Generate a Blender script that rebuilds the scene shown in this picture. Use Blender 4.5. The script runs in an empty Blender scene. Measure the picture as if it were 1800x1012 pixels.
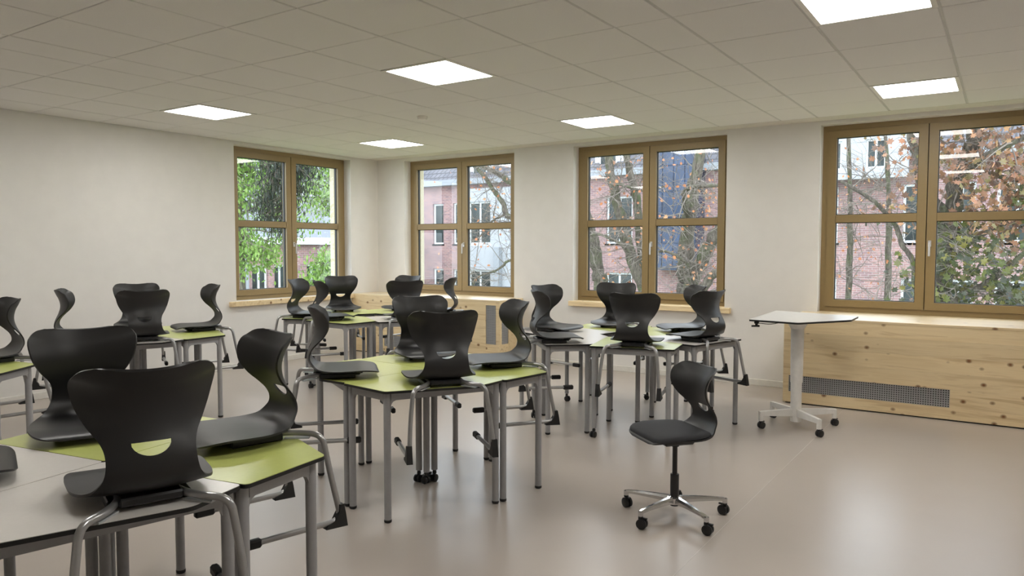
import bpy, bmesh, math, random
from mathutils import Vector, Matrix
PI = math.pi
scene = bpy.context.scene
C = scene.collection
random.seed(7)

# ------------------------------------------------------------------ camera
cam = bpy.data.objects.new('camera', bpy.data.cameras.new('camera')); C.objects.link(cam)
cam.data.lens = 36.0 * 1298.6 / 1800.0
cam.data.sensor_width = 36.0
cam.data.clip_start = 0.05
cam.data.clip_end = 300
_r = Vector((0.830079, 0.557645, 0.000819)); _u = Vector((-0.030699, 0.044230, 0.998550)); _f = Vector((-0.556800, 0.828901, -0.053834))
m = Matrix((_r, _u, -_f)).transposed().to_4x4(); m.translation = Vector((7.6994, -7.9311, 1.4536))
cam.matrix_world = m
scene.camera = cam

# ------------------------------------------------------------------ world, exposure
world = bpy.data.worlds.new('overcast_sky'); scene.world = world; world.use_nodes = True
wn = world.node_tree.nodes; wl = world.node_tree.links
bgn = wn['Background']; bgn.inputs['Strength'].default_value = 4.7
wtc = wn.new('ShaderNodeTexCoord'); wno = wn.new('ShaderNodeTexNoise'); wno.inputs['Scale'].default_value = 2.2; wno.inputs['Detail'].default_value = 4
wr = wn.new('ShaderNodeValToRGB'); wr.color_ramp.elements[0].position = .3; wr.color_ramp.elements[0].color = (.74, .85, 1.0, 1); wr.color_ramp.elements[1].position = .7; wr.color_ramp.elements[1].color = (.92, .97, 1.0, 1)
wl.new(wtc.outputs['Generated'], wno.inputs['Vector']); wl.new(wno.outputs['Fac'], wr.inputs['Fac']); wl.new(wr.outputs['Color'], bgn.inputs['Color'])
scene.view_settings.view_transform = 'Standard'
scene.view_settings.look = 'None'
scene.view_settings.gamma = 1.0
scene.view_settings.use_curve_mapping = False
scene.view_settings.exposure = 0.16
LAMP = 20.0        # radiance of the LED ceiling panels
scene.cycles.use_denoising = True
scene.cycles.max_bounces = 10
scene.cycles.diffuse_bounces = 6
scene.cycles.transparent_max_bounces = 12
scene.cycles.sample_clamp_indirect = 6.0

# ------------------------------------------------------------------ materials
def lin(r, g, b):
    f = lambda v: (v / 12.92 if v <= .04045 else ((v + .055) / 1.055) ** 2.4)
    return (f(r / 255), f(g / 255), f(b / 255), 1)

class NT:
    def __init__(s, name):
        s.m = bpy.data.materials.new(name); s.m.use_nodes = True
        s.t = s.m.node_tree; s.n = s.t.nodes; s.b = s.n['Principled BSDF']; s.out = s.n['Material Output']
    def add(s, typ, **kw):
        n = s.n.new(typ)
        for k, v in kw.items():
            if k in n.inputs: n.inputs[k].default_value = v
            else: setattr(n, k, v)
        return n
    def link(s, a, ao, b, bi): s.t.links.new(a.outputs[ao], b.inputs[bi])
    def coord(s, scale=(1, 1, 1), out='Object'):
        tc = s.add('ShaderNodeTexCoord'); mp = s.add('ShaderNodeMapping'); mp.inputs['Scale'].default_value = scale
        s.link(tc, out, mp, 'Vector'); return mp
    def ramp(s, src, so, cols, pos):
        r = s.add('ShaderNodeValToRGB'); e = r.color_ramp.elements
        while len(e) < len(cols): e.new(.5)
        for i, (c, p) in enumerate(zip(cols, pos)): e[i].position = p; e[i].color = c
        s.link(src, so, r, 'Fac'); return r
    def bump(s, src, so, strength, dist=.002):
        b = s.add('ShaderNodeBump'); b.inputs['Strength'].default_value = strength; b.inputs['Distance'].default_value = dist
        s.link(src, so, b, 'Height'); s.link(b, 'Normal', s.b, 'Normal')

def mat(name, col, rough=.5, metal=0, noise=0, nscale=30, bump=0, coat=0, spec=None):
    t = NT(name); t.b.inputs['Base Color'].default_value = col; t.b.inputs['Roughness'].default_value = rough; t.b.inputs['Metallic'].default_value = metal
    if coat: t.b.inputs['Coat Weight'].default_value = coat; t.b.inputs['Coat Roughness'].default_value = .06
    if spec is not None: t.b.inputs['Specular IOR Level'].default_value = spec
    mp = t.coord(); no = t.add('ShaderNodeTexNoise', Scale=nscale, Detail=4.0); t.link(mp, 'Vector', no, 'Vector')
    k = noise if noise else .03
    lo = tuple(c * (1 - k) for c in col[:3]) + (1,); hi = tuple(min(1, c * (1 + k)) for c in col[:3]) + (1,)
    r = t.ramp(no, 'Fac', [lo, hi], [.35, .65]); t.link(r, 'Color', t.b, 'Base Color')
    if bump: t.bump(no, 'Fac', bump)
    return t.m

M = {}
M['wall'] = mat('white_wall_paint', (.775, .757, .725, 1), .75, noise=.015, nscale=6, bump=.04)
M['ceil'] = mat('ceiling_tile_white', (.80, .785, .775, 1), .85, noise=.03, nscale=220, bump=.05)
M['ceil_edge'] = mat('ceiling_plaster_white', (.70, .67, .62, 1), .8)
M['ceil_rail'] = mat('ceiling_rail_grey', (.60, .59, .575, 1), .6)
M['gap'] = mat('ceiling_void_dark', (.06, .057, .055, 1), .9)
M['shell'] = mat('anthracite_plastic', (.0155, .0152, .0155, 1), .43, noise=.05, nscale=300, bump=.05)
M['black'] = mat('black_plastic', (.010, .010, .011, 1), .4)
M['rubber'] = mat('black_rubber', (.012, .012, .012, 1), .6)
M['tube'] = mat('silver_grey_tube', (.40, .40, .40, 1), .28, metal=.7)
M['leg'] = mat('grey_powder_coat', (.34, .34, .345, 1), .36, metal=.1)
M['rest'] = mat('frosted_rest_strip', (.45, .47, .48, 1), .2)
M['green'] = mat('lime_green_laminate', (.53, .585, .165, 1), .22, noise=.02, nscale=60, coat=.3)
M['grey'] = mat('pale_grey_laminate', (.70, .67, .63, 1), .2, noise=.015, nscale=60, coat=.3)
M['edge'] = mat('black_laminate_core', (.008, .008, .008, 1), .45)
M['deskw'] = mat('white_desk_laminate', (.70, .70, .68, 1), .25, coat=.3)
M['whitemetal'] = mat('white_painted_steel', (.82, .80, .76, 1), .35)
M['chrome'] = mat('polished_aluminium', (.62, .62, .63, 1), .12, metal=1)
M['frame'] = mat('bronze_window_frame', lin(146, 125, 86), .42, noise=.02)
M['gasket'] = mat('black_gasket', (.01, .01, .01, 1), .6)
M['reveal'] = mat('cream_outer_reveal', (.50, .44, .30, 1), .6)
M['handle'] = mat('silver_handle', (.62, .61, .60, 1), .35, metal=.5)
M['skirt'] = mat('white_baseboard', (.74, .72, .67, 1), .5)
M['fabric'] = None
M['seam'] = mat('pale_weld_seam', (.60, .56, .52, 1), .5)
M['steelgrille'] = mat('galvanised_grille', (.52, .52, .53, 1), .45)
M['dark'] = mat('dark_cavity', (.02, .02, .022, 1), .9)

def fabric():
    t = NT('charcoal_seat_fabric'); t.b.inputs['Roughness'].default_value = .9; t.b.inputs['Base Color'].default_value = (.035, .036, .04, 1)
    mp = t.coord((900, 900, 900)); no = t.add('ShaderNodeTexVoronoi'); t.link(mp, 'Vector', no, 'Vector')
    r = t.ramp(no, 'Distance', [(.045, .046, .05, 1), (.025, .026, .03, 1)], [0, 1]); t.link(r, 'Color', t.b, 'Base Color'); t.bump(no, 'Distance', .3, .001)
    return t.m
M['fabric'] = fabric()
for k in ('green', 'grey', 'deskw'):
    q = M[k].node_tree.nodes['Principled BSDF'].inputs; q['Coat Weight'].default_value = .5; q['Coat IOR'].default_value = 1.5; q['Coat Roughness'].default_value = .26; q['Roughness'].default_value = .34

def floor_mat():
    t = NT('beige_grey_linoleum'); mp = t.coord(); mp.inputs['Location'].default_value = (.31, .17, .43)
    n1 = t.add('ShaderNodeTexNoise', Scale=1.1, Detail=5.0, Roughness=.6); t.link(mp, 'Vector', n1, 'Vector')
    a = t.ramp(n1, 'Fac', [(.405, .355, .312, 1), (.45, .398, .352, 1)], [.2, .8]); t.link(a, 'Color', t.b, 'Base Color')
    t.b.inputs['Roughness'].default_value = .29
    return t.m
M['floor'] = floor_mat()

def pine(name, vert=False):
    """lacquered spruce: grain along the board, brown knots, a tone of its own for each board"""
    t = NT(name); tc = t.add('ShaderNodeTexCoord'); oi = t.add('ShaderNodeObjectInfo')
    off = t.add('ShaderNodeVectorMath', operation='MULTIPLY_ADD'); cmb = t.add('ShaderNodeCombineXYZ')
    for k in 'XYZ': t.link(oi, 'Random', cmb, k)
    cmb2 = t.add('ShaderNodeVectorMath', operation='SCALE'); cmb2.inputs['Scale'].default_value = 37.0
    t.link(cmb, 'Vector', cmb2, 0); ad = t.add('ShaderNodeVectorMath', operation='ADD'); t.link(tc, 'Object', ad, 0); t.link(cmb2, 'Vector', ad, 1)
    mp = t.add('ShaderNodeMapping'); t.link(ad, 'Vector', mp, 'Vector')
    mp.inputs['Scale'].default_value = (14, 14, .9) if vert else (.9, 14, 14)
    n0 = t.add('ShaderNodeTexNoise', Scale=1.6, Detail=5.0, Roughness=.6, Distortion=.6); t.link(mp, 'Vector', n0, 'Vector')
    base = t.ramp(n0, 'Fac', [lin(212, 184, 138), lin(238, 216, 174), lin(228, 203, 158)], [.32, .5, .7])
    mk = t.add('ShaderNodeMapping'); t.link(ad, 'Vector', mk, 'Vector'); mk.inputs['Scale'].default_value = (9, 9, 7) if vert else (7, 9, 9)
    vo = t.add('ShaderNodeTexVoronoi', Scale=1.0); t.link(mk, 'Vector', vo, 'Vector')
    kn = t.ramp(vo, 'Distance', [(1, 1, 1, 1), (.75, .75, .75, 1), (0, 0, 0, 1)], [.05, .10, .19])
    sel = t.add('ShaderNodeMath', operation='GREATER_THAN'); sel.inputs[1].default_value = .15
    sp = t.add('ShaderNodeSeparateColor'); t.link(vo, 'Color', sp, 'Color'); t.link(sp, 'Red', sel, 0)
    mu = t.add('ShaderNodeMath', operation='MULTIPLY'); t.link(kn, 'Color', mu, 0); t.link(sel, 'Value', mu, 1)
    mx = t.add('ShaderNodeMix', data_type='RGBA'); t.t.links.new(mu.outputs[0], mx.inputs[0]); t.t.links.new(base.outputs[0], mx.inputs[6]); mx.inputs[7].default_value = lin(126, 82, 44)
    tone = t.add('ShaderNodeMapRange'); tone.inputs['To Min'].default_value = .92; tone.inputs['To Max'].default_value = 1.04; t.link(oi, 'Random', tone, 'Value')
    sc = t.add('ShaderNodeVectorMath', operation='SCALE'); t.t.links.new(mx.outputs[2], sc.inputs[0]); t.t.links.new(tone.outputs[0], sc.inputs['Scale'])
    t.t.links.new(sc.outputs[0], t.b.inputs['Base Color']); t.b.inputs['Roughness'].default_value = .42
    t.bump(n0, 'Fac', .06, .001)
    return t.m
M['pine'] = pine('spruce_board'); M['pinev'] = pine('spruce_board_upright', True)
M['pinetop'] = pine('spruce_lacquered_top'); M['pinetop'].node_tree.nodes['Principled BSDF'].inputs['Coat Weight'].default_value = 1.0
M['pinetop'].node_tree.nodes['Principled BSDF'].inputs['Coat Roughness'].default_value = .33
M['pinetop'].node_tree.nodes['Principled BSDF'].inputs['Coat IOR'].default_value = 1.6

def glass(name, refl=1.5, tint=(.97, .99, .985, 1)):
    t = NT(name); t.n.remove(t.b)
    tr = t.add('ShaderNodeBsdfTransparent'); tr.inputs['Color'].default_value = tint
    gl = t.add('ShaderNodeBsdfGlossy'); gl.inputs['Roughness'].default_value = 0.0
    fr = t.add('ShaderNodeFresnel'); fr.inputs['IOR'].default_value = refl
    mx = t.add('ShaderNodeMixShader'); t.link(fr, 'Fac', mx, 'Fac'); t.t.links.new(tr.outputs[0], mx.inputs[1]); t.t.links.new(gl.outputs[0], mx.inputs[2])
    t.t.links.new(mx.outputs[0], t.out.inputs['Surface']); return t.m
M['glass'] = glass('window_glass')

def emit(name, col, s):
    t = NT(name); t.b.inputs['Base Color'].default_value = (.8, .8, .8, 1); t.b.inputs['Emission Color'].default_value = col; t.b.inputs['Emission Strength'].default_value = s
    return t.m
M['led'] = emit('led_diffuser', (1.0, .975, .935, 1), LAMP)

def brick_mat():
    t = NT('pink_brick'); mp = t.coord()
    sw = t.add('ShaderNodeSeparateXYZ'); t.link(mp, 'Vector', sw, 'Vector'); ax = t.add('ShaderNodeMath', operation='ADD'); t.link(sw, 'X', ax, 0); t.link(sw, 'Y', ax, 1)
    cb = t.add('ShaderNodeCombineXYZ'); t.link(ax, 'Value', cb, 'X'); t.link(sw, 'Z', cb, 'Y')
    br = t.add('ShaderNodeTexBrick', Scale=1.0); br.inputs['Brick Width'].default_value = .27; br.inputs['Row Height'].default_value = .088; br.inputs['Mortar Size'].default_value = .009
    br.inputs['Color1'].default_value = lin(156, 122, 118); br.inputs['Color2'].default_value = lin(128, 102, 106); br.inputs['Mortar'].default_value = lin(160, 150, 150)
    t.link(cb, 'Vector', br, 'Vector'); no = t.add('ShaderNodeTexNoise', Scale=1.5, Detail=5.0); t.link(mp, 'Vector', no, 'Vector')
    r = t.ramp(no, 'Fac', [(.8, .8, .82, 1), (1.1, 1.06, 1.04, 1)], [.3, .7]); mx = t.add('ShaderNodeMix', data_type='RGBA', blend_type='MULTIPLY'); mx.inputs[0].default_value = 1
    t.t.links.new(br.outputs['Color'], mx.inputs[6]); t.t.links.new(r.outputs[0], mx.inputs[7]); t.t.links.new(mx.outputs[2], t.b.inputs['Base Color']); t.b.inputs['Roughness'].default_value = .85
    t.bump(br, 'Fac', -.3, .01); return t.m
M['brick'] = brick_mat()
def slate():
    t = NT('dark_slate_courses'); mp = t.coord((1, 1, 1)); sw = t.add('ShaderNodeSeparateXYZ'); t.link(mp, 'Vector', sw, 'Vector'); cb = t.add('ShaderNodeCombineXYZ'); t.link(sw, 'X', cb, 'X'); t.link(sw, 'Z', cb, 'Y')
    br = t.add('ShaderNodeTexBrick', Scale=1.0); br.inputs['Brick Width'].default_value = .3; br.inputs['Row Height'].default_value = .28; br.inputs['Mortar Size'].default_value = .03
    br.inputs['Color1'].default_value = lin(75, 75, 84); br.inputs['Color2'].default_value = lin(92, 90, 97); br.inputs['Mortar'].default_value = lin(43, 43, 49)
    t.link(cb, 'Vector', br, 'Vector'); t.t.links.new(br.outputs['Color'], t.b.inputs['Base Color']); t.b.inputs['Roughness'].default_value = .6; t.bump(br, 'Fac', -.5, .03); return t.m
M['slate'] = slate()
M['farwhite'] = mat('white_window_frame_outside', (.62, .65, .68, 1), .5)
M['farglass'] = mat('dark_window_pane', (.035, .045, .045, 1), .15, noise=.5, nscale=1.2, spec=.25)
M['render'] = mat('pale_grey_render', (.34, .355, .385, 1), .8)
M['blue'] = mat('dark_blue_panel', (.022, .038, .08, 1), .2, noise=.3, nscale=1.5)
M['fascia'] = mat('grey_fascia', (.26, .28, .31, 1), .6)
M['ground'] = mat('lawn_and_paving', (.16, .20, .09, 1), .9, noise=.4, nscale=.6)

def bark():
    t = NT('mossy_bark'); mp = t.coord((14, 14, 4)); no = t.add('ShaderNodeTexNoise', Scale=2.0, Detail=8.0, Roughness=.75); t.link(mp, 'Vector', no, 'Vector')
    m2 = t.coord((2.2, 2.2, 1.6)); n2 = t.add('ShaderNodeTexNoise', Scale=1.7, Detail=7.0, Roughness=.7); t.link(m2, 'Vector', n2, 'Vector')
    a = t.ramp(no, 'Fac', [lin(46, 42, 38), lin(96, 88, 78), lin(140, 134, 120)], [.3, .5, .7]); mx = t.add('ShaderNodeMix', data_type='RGBA')
    f = t.ramp(n2, 'Fac', [(0, 0, 0, 1), (.75, .75, .75, 1)], [.48, .66]); t.t.links.new(f.outputs[0], mx.inputs[0]); t.t.links.new(a.outputs[0], mx.inputs[6]); mx.inputs[7].default_value = lin(84, 96, 58)
    t.t.links.new(mx.outputs[2], t.b.inputs['Base Color']); t.b.inputs['Roughness'].default_value = .9; t.bump(no, 'Fac', 1.0, .05); return t.m
M['bark'] = bark()
M['twig'] = mat('grey_twig', lin(112, 104, 96), .85, noise=.35, nscale=6)
def leafmat(name, cols):
    t = NT(name); g = t.add('ShaderNodeNewGeometry'); oi = t.add('ShaderNodeObjectInfo'); ad = t.add('ShaderNodeMath', operation='ADD'); fr = t.add('ShaderNodeMath', operation='FRACT')
    t.link(g, 'Random Per Island', ad, 0); t.link(oi, 'Random', ad, 1); t.link(ad, 'Value', fr, 0)
    r = t.ramp(fr, 'Value', cols, [i / (len(cols) - 1) for i in range(len(cols))]); t.link(r, 'Color', t.b, 'Base Color'); t.b.inputs['Roughness'].default_value = .4
    tl = t.add('ShaderNodeBsdfTranslucent'); t.link(r, 'Color', tl, 'Color'); mx = t.add('ShaderNodeMixShader'); mx.inputs[0].default_value = .4
    t.t.links.new(t.b.outputs[0], mx.inputs[1]); t.t.links.new(tl.outputs[0], mx.inputs[2]); t.t.links.new(mx.outputs[0], t.out.inputs['Surface']); return t.m
M['leaf_orange'] = leafmat('orange_leaf', [lin(196, 132, 90), lin(170, 108, 76), lin(204, 158, 118)])
M['leaf_copper'] = leafmat('copper_leaf', [lin(176, 126, 98), lin(132, 100, 80), lin(112, 90, 78), lin(190, 144, 108), lin(126, 118, 76), lin(98, 74, 68)])
M['leaf_olive'] = leafmat('olive_leaf', [lin(70, 80, 52), lin(104, 110, 56), lin(52, 62, 50), lin(132, 126, 66), lin(84, 90, 74), lin(62, 66, 50)])
M['leaf_green'] = leafmat('bright_green_leaf', [lin(132, 164, 78), lin(108, 144, 66), lin(158, 182, 104)])
M['leaf_dark'] = leafmat('dark_needle', [lin(38, 48, 40), lin(54, 62, 48), lin(48, 48, 42)])

# ------------------------------------------------------------------ mesh helpers
class MB:
    def __init__(s): s.v = []; s.f = []; s.sm = []
    def add(s, vs, fs, smooth=False, T=None):
        o = len(s.v)
        s.v += [tuple(T @ Vector(v)) if T is not None else tuple(v) for v in vs]
        s.f += [tuple(i + o for i in f) for f in fs]; s.sm += [smooth] * len(fs); return s
    def box(s, x0, x1, y0, y1, z0, z1, T=None, bev=0):
        if bev:
            b = bev; vs = []; 
            for z, i in ((z0, b), (z0 + b, 0), (z1 - b, 0), (z1, b)):
                for x, y in ((x0 + i + b * (not i), y0 + i), (x1 - i - b * (not i), y0 + i), (x1 - i, y0 + i + b * (not i)), (x1 - i, y1 - i - b * (not i)), (x1 - i - b * (not i), y1 - i), (x0 + i + b * (not i), y1 - i), (x0 + i, y1 - i - b * (not i)), (x0 + i, y0 + i + b * (not i))): vs.append((x, y, z))
            fs = [tuple(range(7, -1, -1)), tuple(range(24, 32))]
            for k in range(3): fs += [(k * 8 + i, k * 8 + (i + 1) % 8, k * 8 + 8 + (i + 1) % 8, k * 8 + 8 + i) for i in range(8)]
            return s.add(vs, fs, False, T)
        return s.add([(x0, y0, z0), (x1, y0, z0), (x1, y1, z0), (x0, y1, z0), (x0, y0, z1), (x1, y0, z1), (x1, y1, z1), (x0, y1, z1)],
                     [(3, 2, 1, 0), (4, 5, 6, 7), (0, 1, 5, 4), (1, 2, 6, 5), (2, 3, 7, 6), (3, 0, 4, 7)], False, T)
    def prism(s, poly, z0, z1, T=None):
        n = len(poly); vs = [(x, y, z0) for x, y in poly] + [(x, y, z1) for x, y in poly]
        return s.add(vs, [tuple(range(n - 1, -1, -1)), tuple(range(n, 2 * n))] + [(i, (i + 1) % n, n + (i + 1) % n, n + i) for i in range(n)], False, T)
    def lathe(s, prof, n=16, T=None):
        vs = []; fs = []
        for r, z in prof:
            for i in range(n): a = 2 * PI * i / n; vs.append((r * math.cos(a), r * math.sin(a), z))
        for k in range(len(prof) - 1):
            for i in range(n): fs.append((k * n + i, k * n + (i + 1) % n, (k + 1) * n + (i + 1) % n, (k + 1) * n + i))
        fs.append(tuple(range(n - 1, -1, -1))); L = (len(prof) - 1) * n; fs.append(tuple(range(L, L + n)))
        return s.add(vs, fs, True, T)
    def tube(s, pts, rad, n=10, flat=1.0):
        pts = [Vector(p) for p in pts]; N = len(pts); rad = rad if isinstance(rad, (list, tuple)) else [rad] * N
        tan = [((pts[min(i + 1, N - 1)] - pts[max(i - 1, 0)]).normalized()) for i in range(N)]
        a = Vector((0, 0, 1)) if abs(tan[0].z) < .9 else Vector((1, 0, 0)); u = tan[0].cross(a).normalized(); vs = []; fs = []
        for i in range(N):
            u = (u - tan[i] * u.dot(tan[i])).normalized(); w = tan[i].cross(u)
            for k in range(n): t = 2 * PI * k / n; vs.append(pts[i] + (u * math.cos(t) + w * math.sin(t) * flat) * rad[i])
        for i in range(N - 1):
            for k in range(n): fs.append((i * n + k, i * n + (k + 1) % n, (i + 1) * n + (k + 1) % n, (i + 1) * n + k))
        fs.append(tuple(range(n - 1, -1, -1))); fs.append(tuple(range((N - 1) * n, N * n)))
        return s.add(vs, fs, True)
    def mesh(s, name, mt, sharp=.6):
        me = bpy.data.meshes.new(name); me.from_pydata(s.v, [], s.f); me.materials.append(mt)
        me.polygons.foreach_set('use_smooth', [bool(x) for x in s.sm]); me.update()
        if any(s.sm): me.set_sharp_from_angle(angle=sharp)
        return me

def obj(name, data, parent=None, loc=None, rot=None, M4=None):
    o = bpy.data.objects.new(name, data); C.objects.link(o)
    if parent is not None: o.parent = parent
    if loc is not None: o.location = loc
    if rot is not None: o.rotation_euler = rot
    if M4 is not None: o.matrix_local = M4
    return o
def thing(name, label, cat, loc=(0, 0, 0), rz=0, group=None):
    o = bpy.data.objects.new(name, None); C.objects.link(o); o.location = loc; o.rotation_euler = (0, 0, rz); o.empty_display_size = .1
    o['label'] = label; o['category'] = cat
    if group: o['group'] = group
    return o
def struct(name, data, parent=None, **kw):
    o = obj(name, data, parent, **kw); o['kind'] = 'structure'; return o
def stuff(o): o['kind'] = 'stuff'; return o
def fillet(pts, rads, n=6):
    pts = [Vector(p) for p in pts]; out = [pts[0]]
    for i in range(1, len(pts) - 1):
        r = rads[i - 1] if isinstance(rads, (list, tuple)) else rads
        a = (pts[i - 1] - pts[i]); b = (pts[i + 1] - pts[i]); d = min(r, a.length * .49, b.length * .49); A = pts[i] + a.normalized() * d; B = pts[i] + b.normalized() * d
        for k in range(n + 1): t = k / n; out.append(A * (1 - t) ** 2 + pts[i] * 2 * t * (1 - t) + B * t * t)
    out.append(pts[-1]); return out
def smooth_path(pts, sub=4):
    pts = [Vector(p) for p in pts]; P = [pts[0] * 2 - pts[1]] + pts + [pts[-1] * 2 - pts[-2]]; out = []
    for i in range(1, len(P) - 2):
        for k in range(sub):
            t = k / sub; a, b, c, d = P[i - 1], P[i], P[i + 1], P[i + 2]
            out.append(.5 * ((2 * b) + (c - a) * t + (2 * a - 5 * b + 4 * c - d) * t * t + (3 * b - a - 3 * c + d) * t ** 3))
    out.append(pts[-1]); return out
def round_poly(poly, r, n=5):
    return [(p.x, p.y) for p in fillet([Vector((*poly[-1], 0)).lerp(Vector((*poly[0], 0)), .5)] + [Vector((*q, 0)) for q in poly] + [Vector((*poly[-1], 0)).lerp(Vector((*poly[0], 0)), .5)], r, n)[:-1]]
def holed(mb, u0, u1, z0, z1, w0, w1, holes, axis):
    """a wall slab with rectangular openings; axis 'x': u is x and w is y, axis 'y': u is y and w is x"""
    us = sorted({u0, u1} | {h[0] for h in holes} | {h[1] for h in holes}); zs = sorted({z0, z1} | {h[2] for h in holes} | {h[3] for h in holes})
    for a, b in zip(us, us[1:]):
        for c, d in zip(zs, zs[1:]):
            if any(h[0] <= (a + b) / 2 <= h[1] and h[2] <= (c + d) / 2 <= h[3] for h in holes): continue
            if axis == 'x': mb.box(a, b, w0, w1, c, d)
            else: mb.box(w0, w1, a, b, c, d)

# ------------------------------------------------------------------ room shell
H = 2.7243; XR = 9.8; YF = -9.9
WZ0, WZ1 = .812, 2.687
WIN = {2: (.525, 2.405), 3: (3.272, 5.152), 4: (6.10, 7.98)}; W1 = (-2.416, -.536)
floor = struct('floor', MB().box(-.4, XR + .2, YF - .2, .4, -.2, 0).mesh('floor', M['floor']))
b = MB(); b.box(6.503, 6.506, YF, -.8, 0, .0006); obj('weld_seam', b.mesh('weld_seam', M['seam']), floor)
b = MB(); holed(b, -.42, XR + .2, -.2, H + .3, 0, .42, [(x0, x1, WZ0, WZ1) for x0, x1 in WIN.values()], 'x'); struct('wall_back', b.mesh('wall_back', M['wall']))
b = MB(); holed(b, YF - .2, 0, -.2, H + .3, -.42, 0, [(W1[0], W1[1], WZ0, WZ1)], 'y'); struct('wall_left', b.mesh('wall_left', M['wall']))
struct('wall_right', MB().box(XR, XR + .2, YF - .2, .42, -.2, H + .3).mesh('wall_right', M['wall']))
struct('wall_front', MB().box(-.42, XR, YF - .2, YF, -.2, H + .3).mesh('wall_front', M['wall']))

# ceiling: deck, rails and lay-in tiles
ceil = struct('ceiling', MB().box(-.42, XR + .2, YF - .2, .42, H + .02, H + .3).mesh('ceiling', M['gap']))
XG = [0, .486, 1.09, 1.718, 2.319, 2.68, 3.29, 3.905, 4.52, 5.145, 5.77, 6.114, 6.742, 7.357, 7.975, 8.59, 9.2, XR]
Y0 = -.247; NR = 15
LIGHTS = [(x, Y0 - .625 * j) for j in (1, 5, 9) for x in (1.09, 3.905, 6.742)]
def tile_mesh(w, d):
    mb = MB(); mb.box(0, w, 0, d, 0, .014, bev=.003); return mb.mesh('ceiling_tile', M['ceil'])
cache = {}
for j in range(NR):
    y1 = Y0 - .625 * j; y0 = y1 - .625
    for x0, x1 in zip(XG, XG[1:]):
        if any(abs(x0 - lx) < .01 and abs(y1 - ly) < .01 for lx, ly in LIGHTS): continue
        w = round(x1 - x0 - .016, 3)
        if w not in cache: cache[w] = tile_mesh(w, .6175)
        obj('ceiling_tile', cache[w], ceil, (x0 + .008, y0 + .00375, H + random.uniform(-.0006, .0006)))
for x in XG[1:-1]:
    obj('ceiling_rail', MB().box(x - .0075, x + .0075, Y0 - .625 * NR, Y0, H + .003, H + .0195).mesh('ceiling_rail', M['ceil_rail']), ceil)
obj('ceiling_border', MB().box(0, XR, Y0 + .003, 0, H, H + .0195).mesh('ceiling_border', M['ceil_edge']), ceil)

# LED panels
lf = MB(); w = .604
for a in ((0, w, 0, .028), (0, w, w - .028, w), (0, .028, .028, w - .028), (w - .028, w, .028, w - .028)): lf.box(a[0], a[1], a[2], a[3], -.002, .016)
lfm = lf.mesh('light_frame', M['whitemetal']); ldm = MB().box(.028, w - .028, .028, w - .028, .004, .012).mesh('light_diffuser', M['led'])
rowlab = ['nearest the back windows', 'second row from the windows', 'third row from the windows', 'behind the camera']
collab = ['near the left wall', 'middle column', 'right-hand column']
for i, (x, y) in enumerate(LIGHTS):
    t = thing('ceiling_light', 'square LED panel, %s, %s' % (rowlab[i // 3], collab[i % 3]), 'light', (x + .005, y - .6145, H), 0, 'LED ceiling panels')
    obj('light_frame', lfm, t); obj('light_diffuser', ldm, t)
sd = obj('smoke_detector', MB().lathe([(.05, 0), (.05, -.012), (.042, -.03), (.02, -.036)][::-1], 20).mesh('smoke_detector', M['whitemetal']), None, (2.95, -2.42, H - .0007))
sd['label'] = 'small round white smoke detector on the ceiling tiles'; sd['category'] = 'smoke detector'

# baseboards
def base(name, x0, x1, y0, y1): struct(name, MB().box(x0, x1, y0, y1, 0, .066, bev=.003).mesh(name, M['skirt']))
base('baseboard_back', 2.565, 5.945, -.014, 0); base('baseboard_back_right', 8.14, XR, -.014, 0); base('baseboard_left', 0, .014, YF, -.56)
base('baseboard_right', XR - .014, XR, YF, 0); base('baseboard_front', 0, XR, YF, YF + .014)

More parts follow.
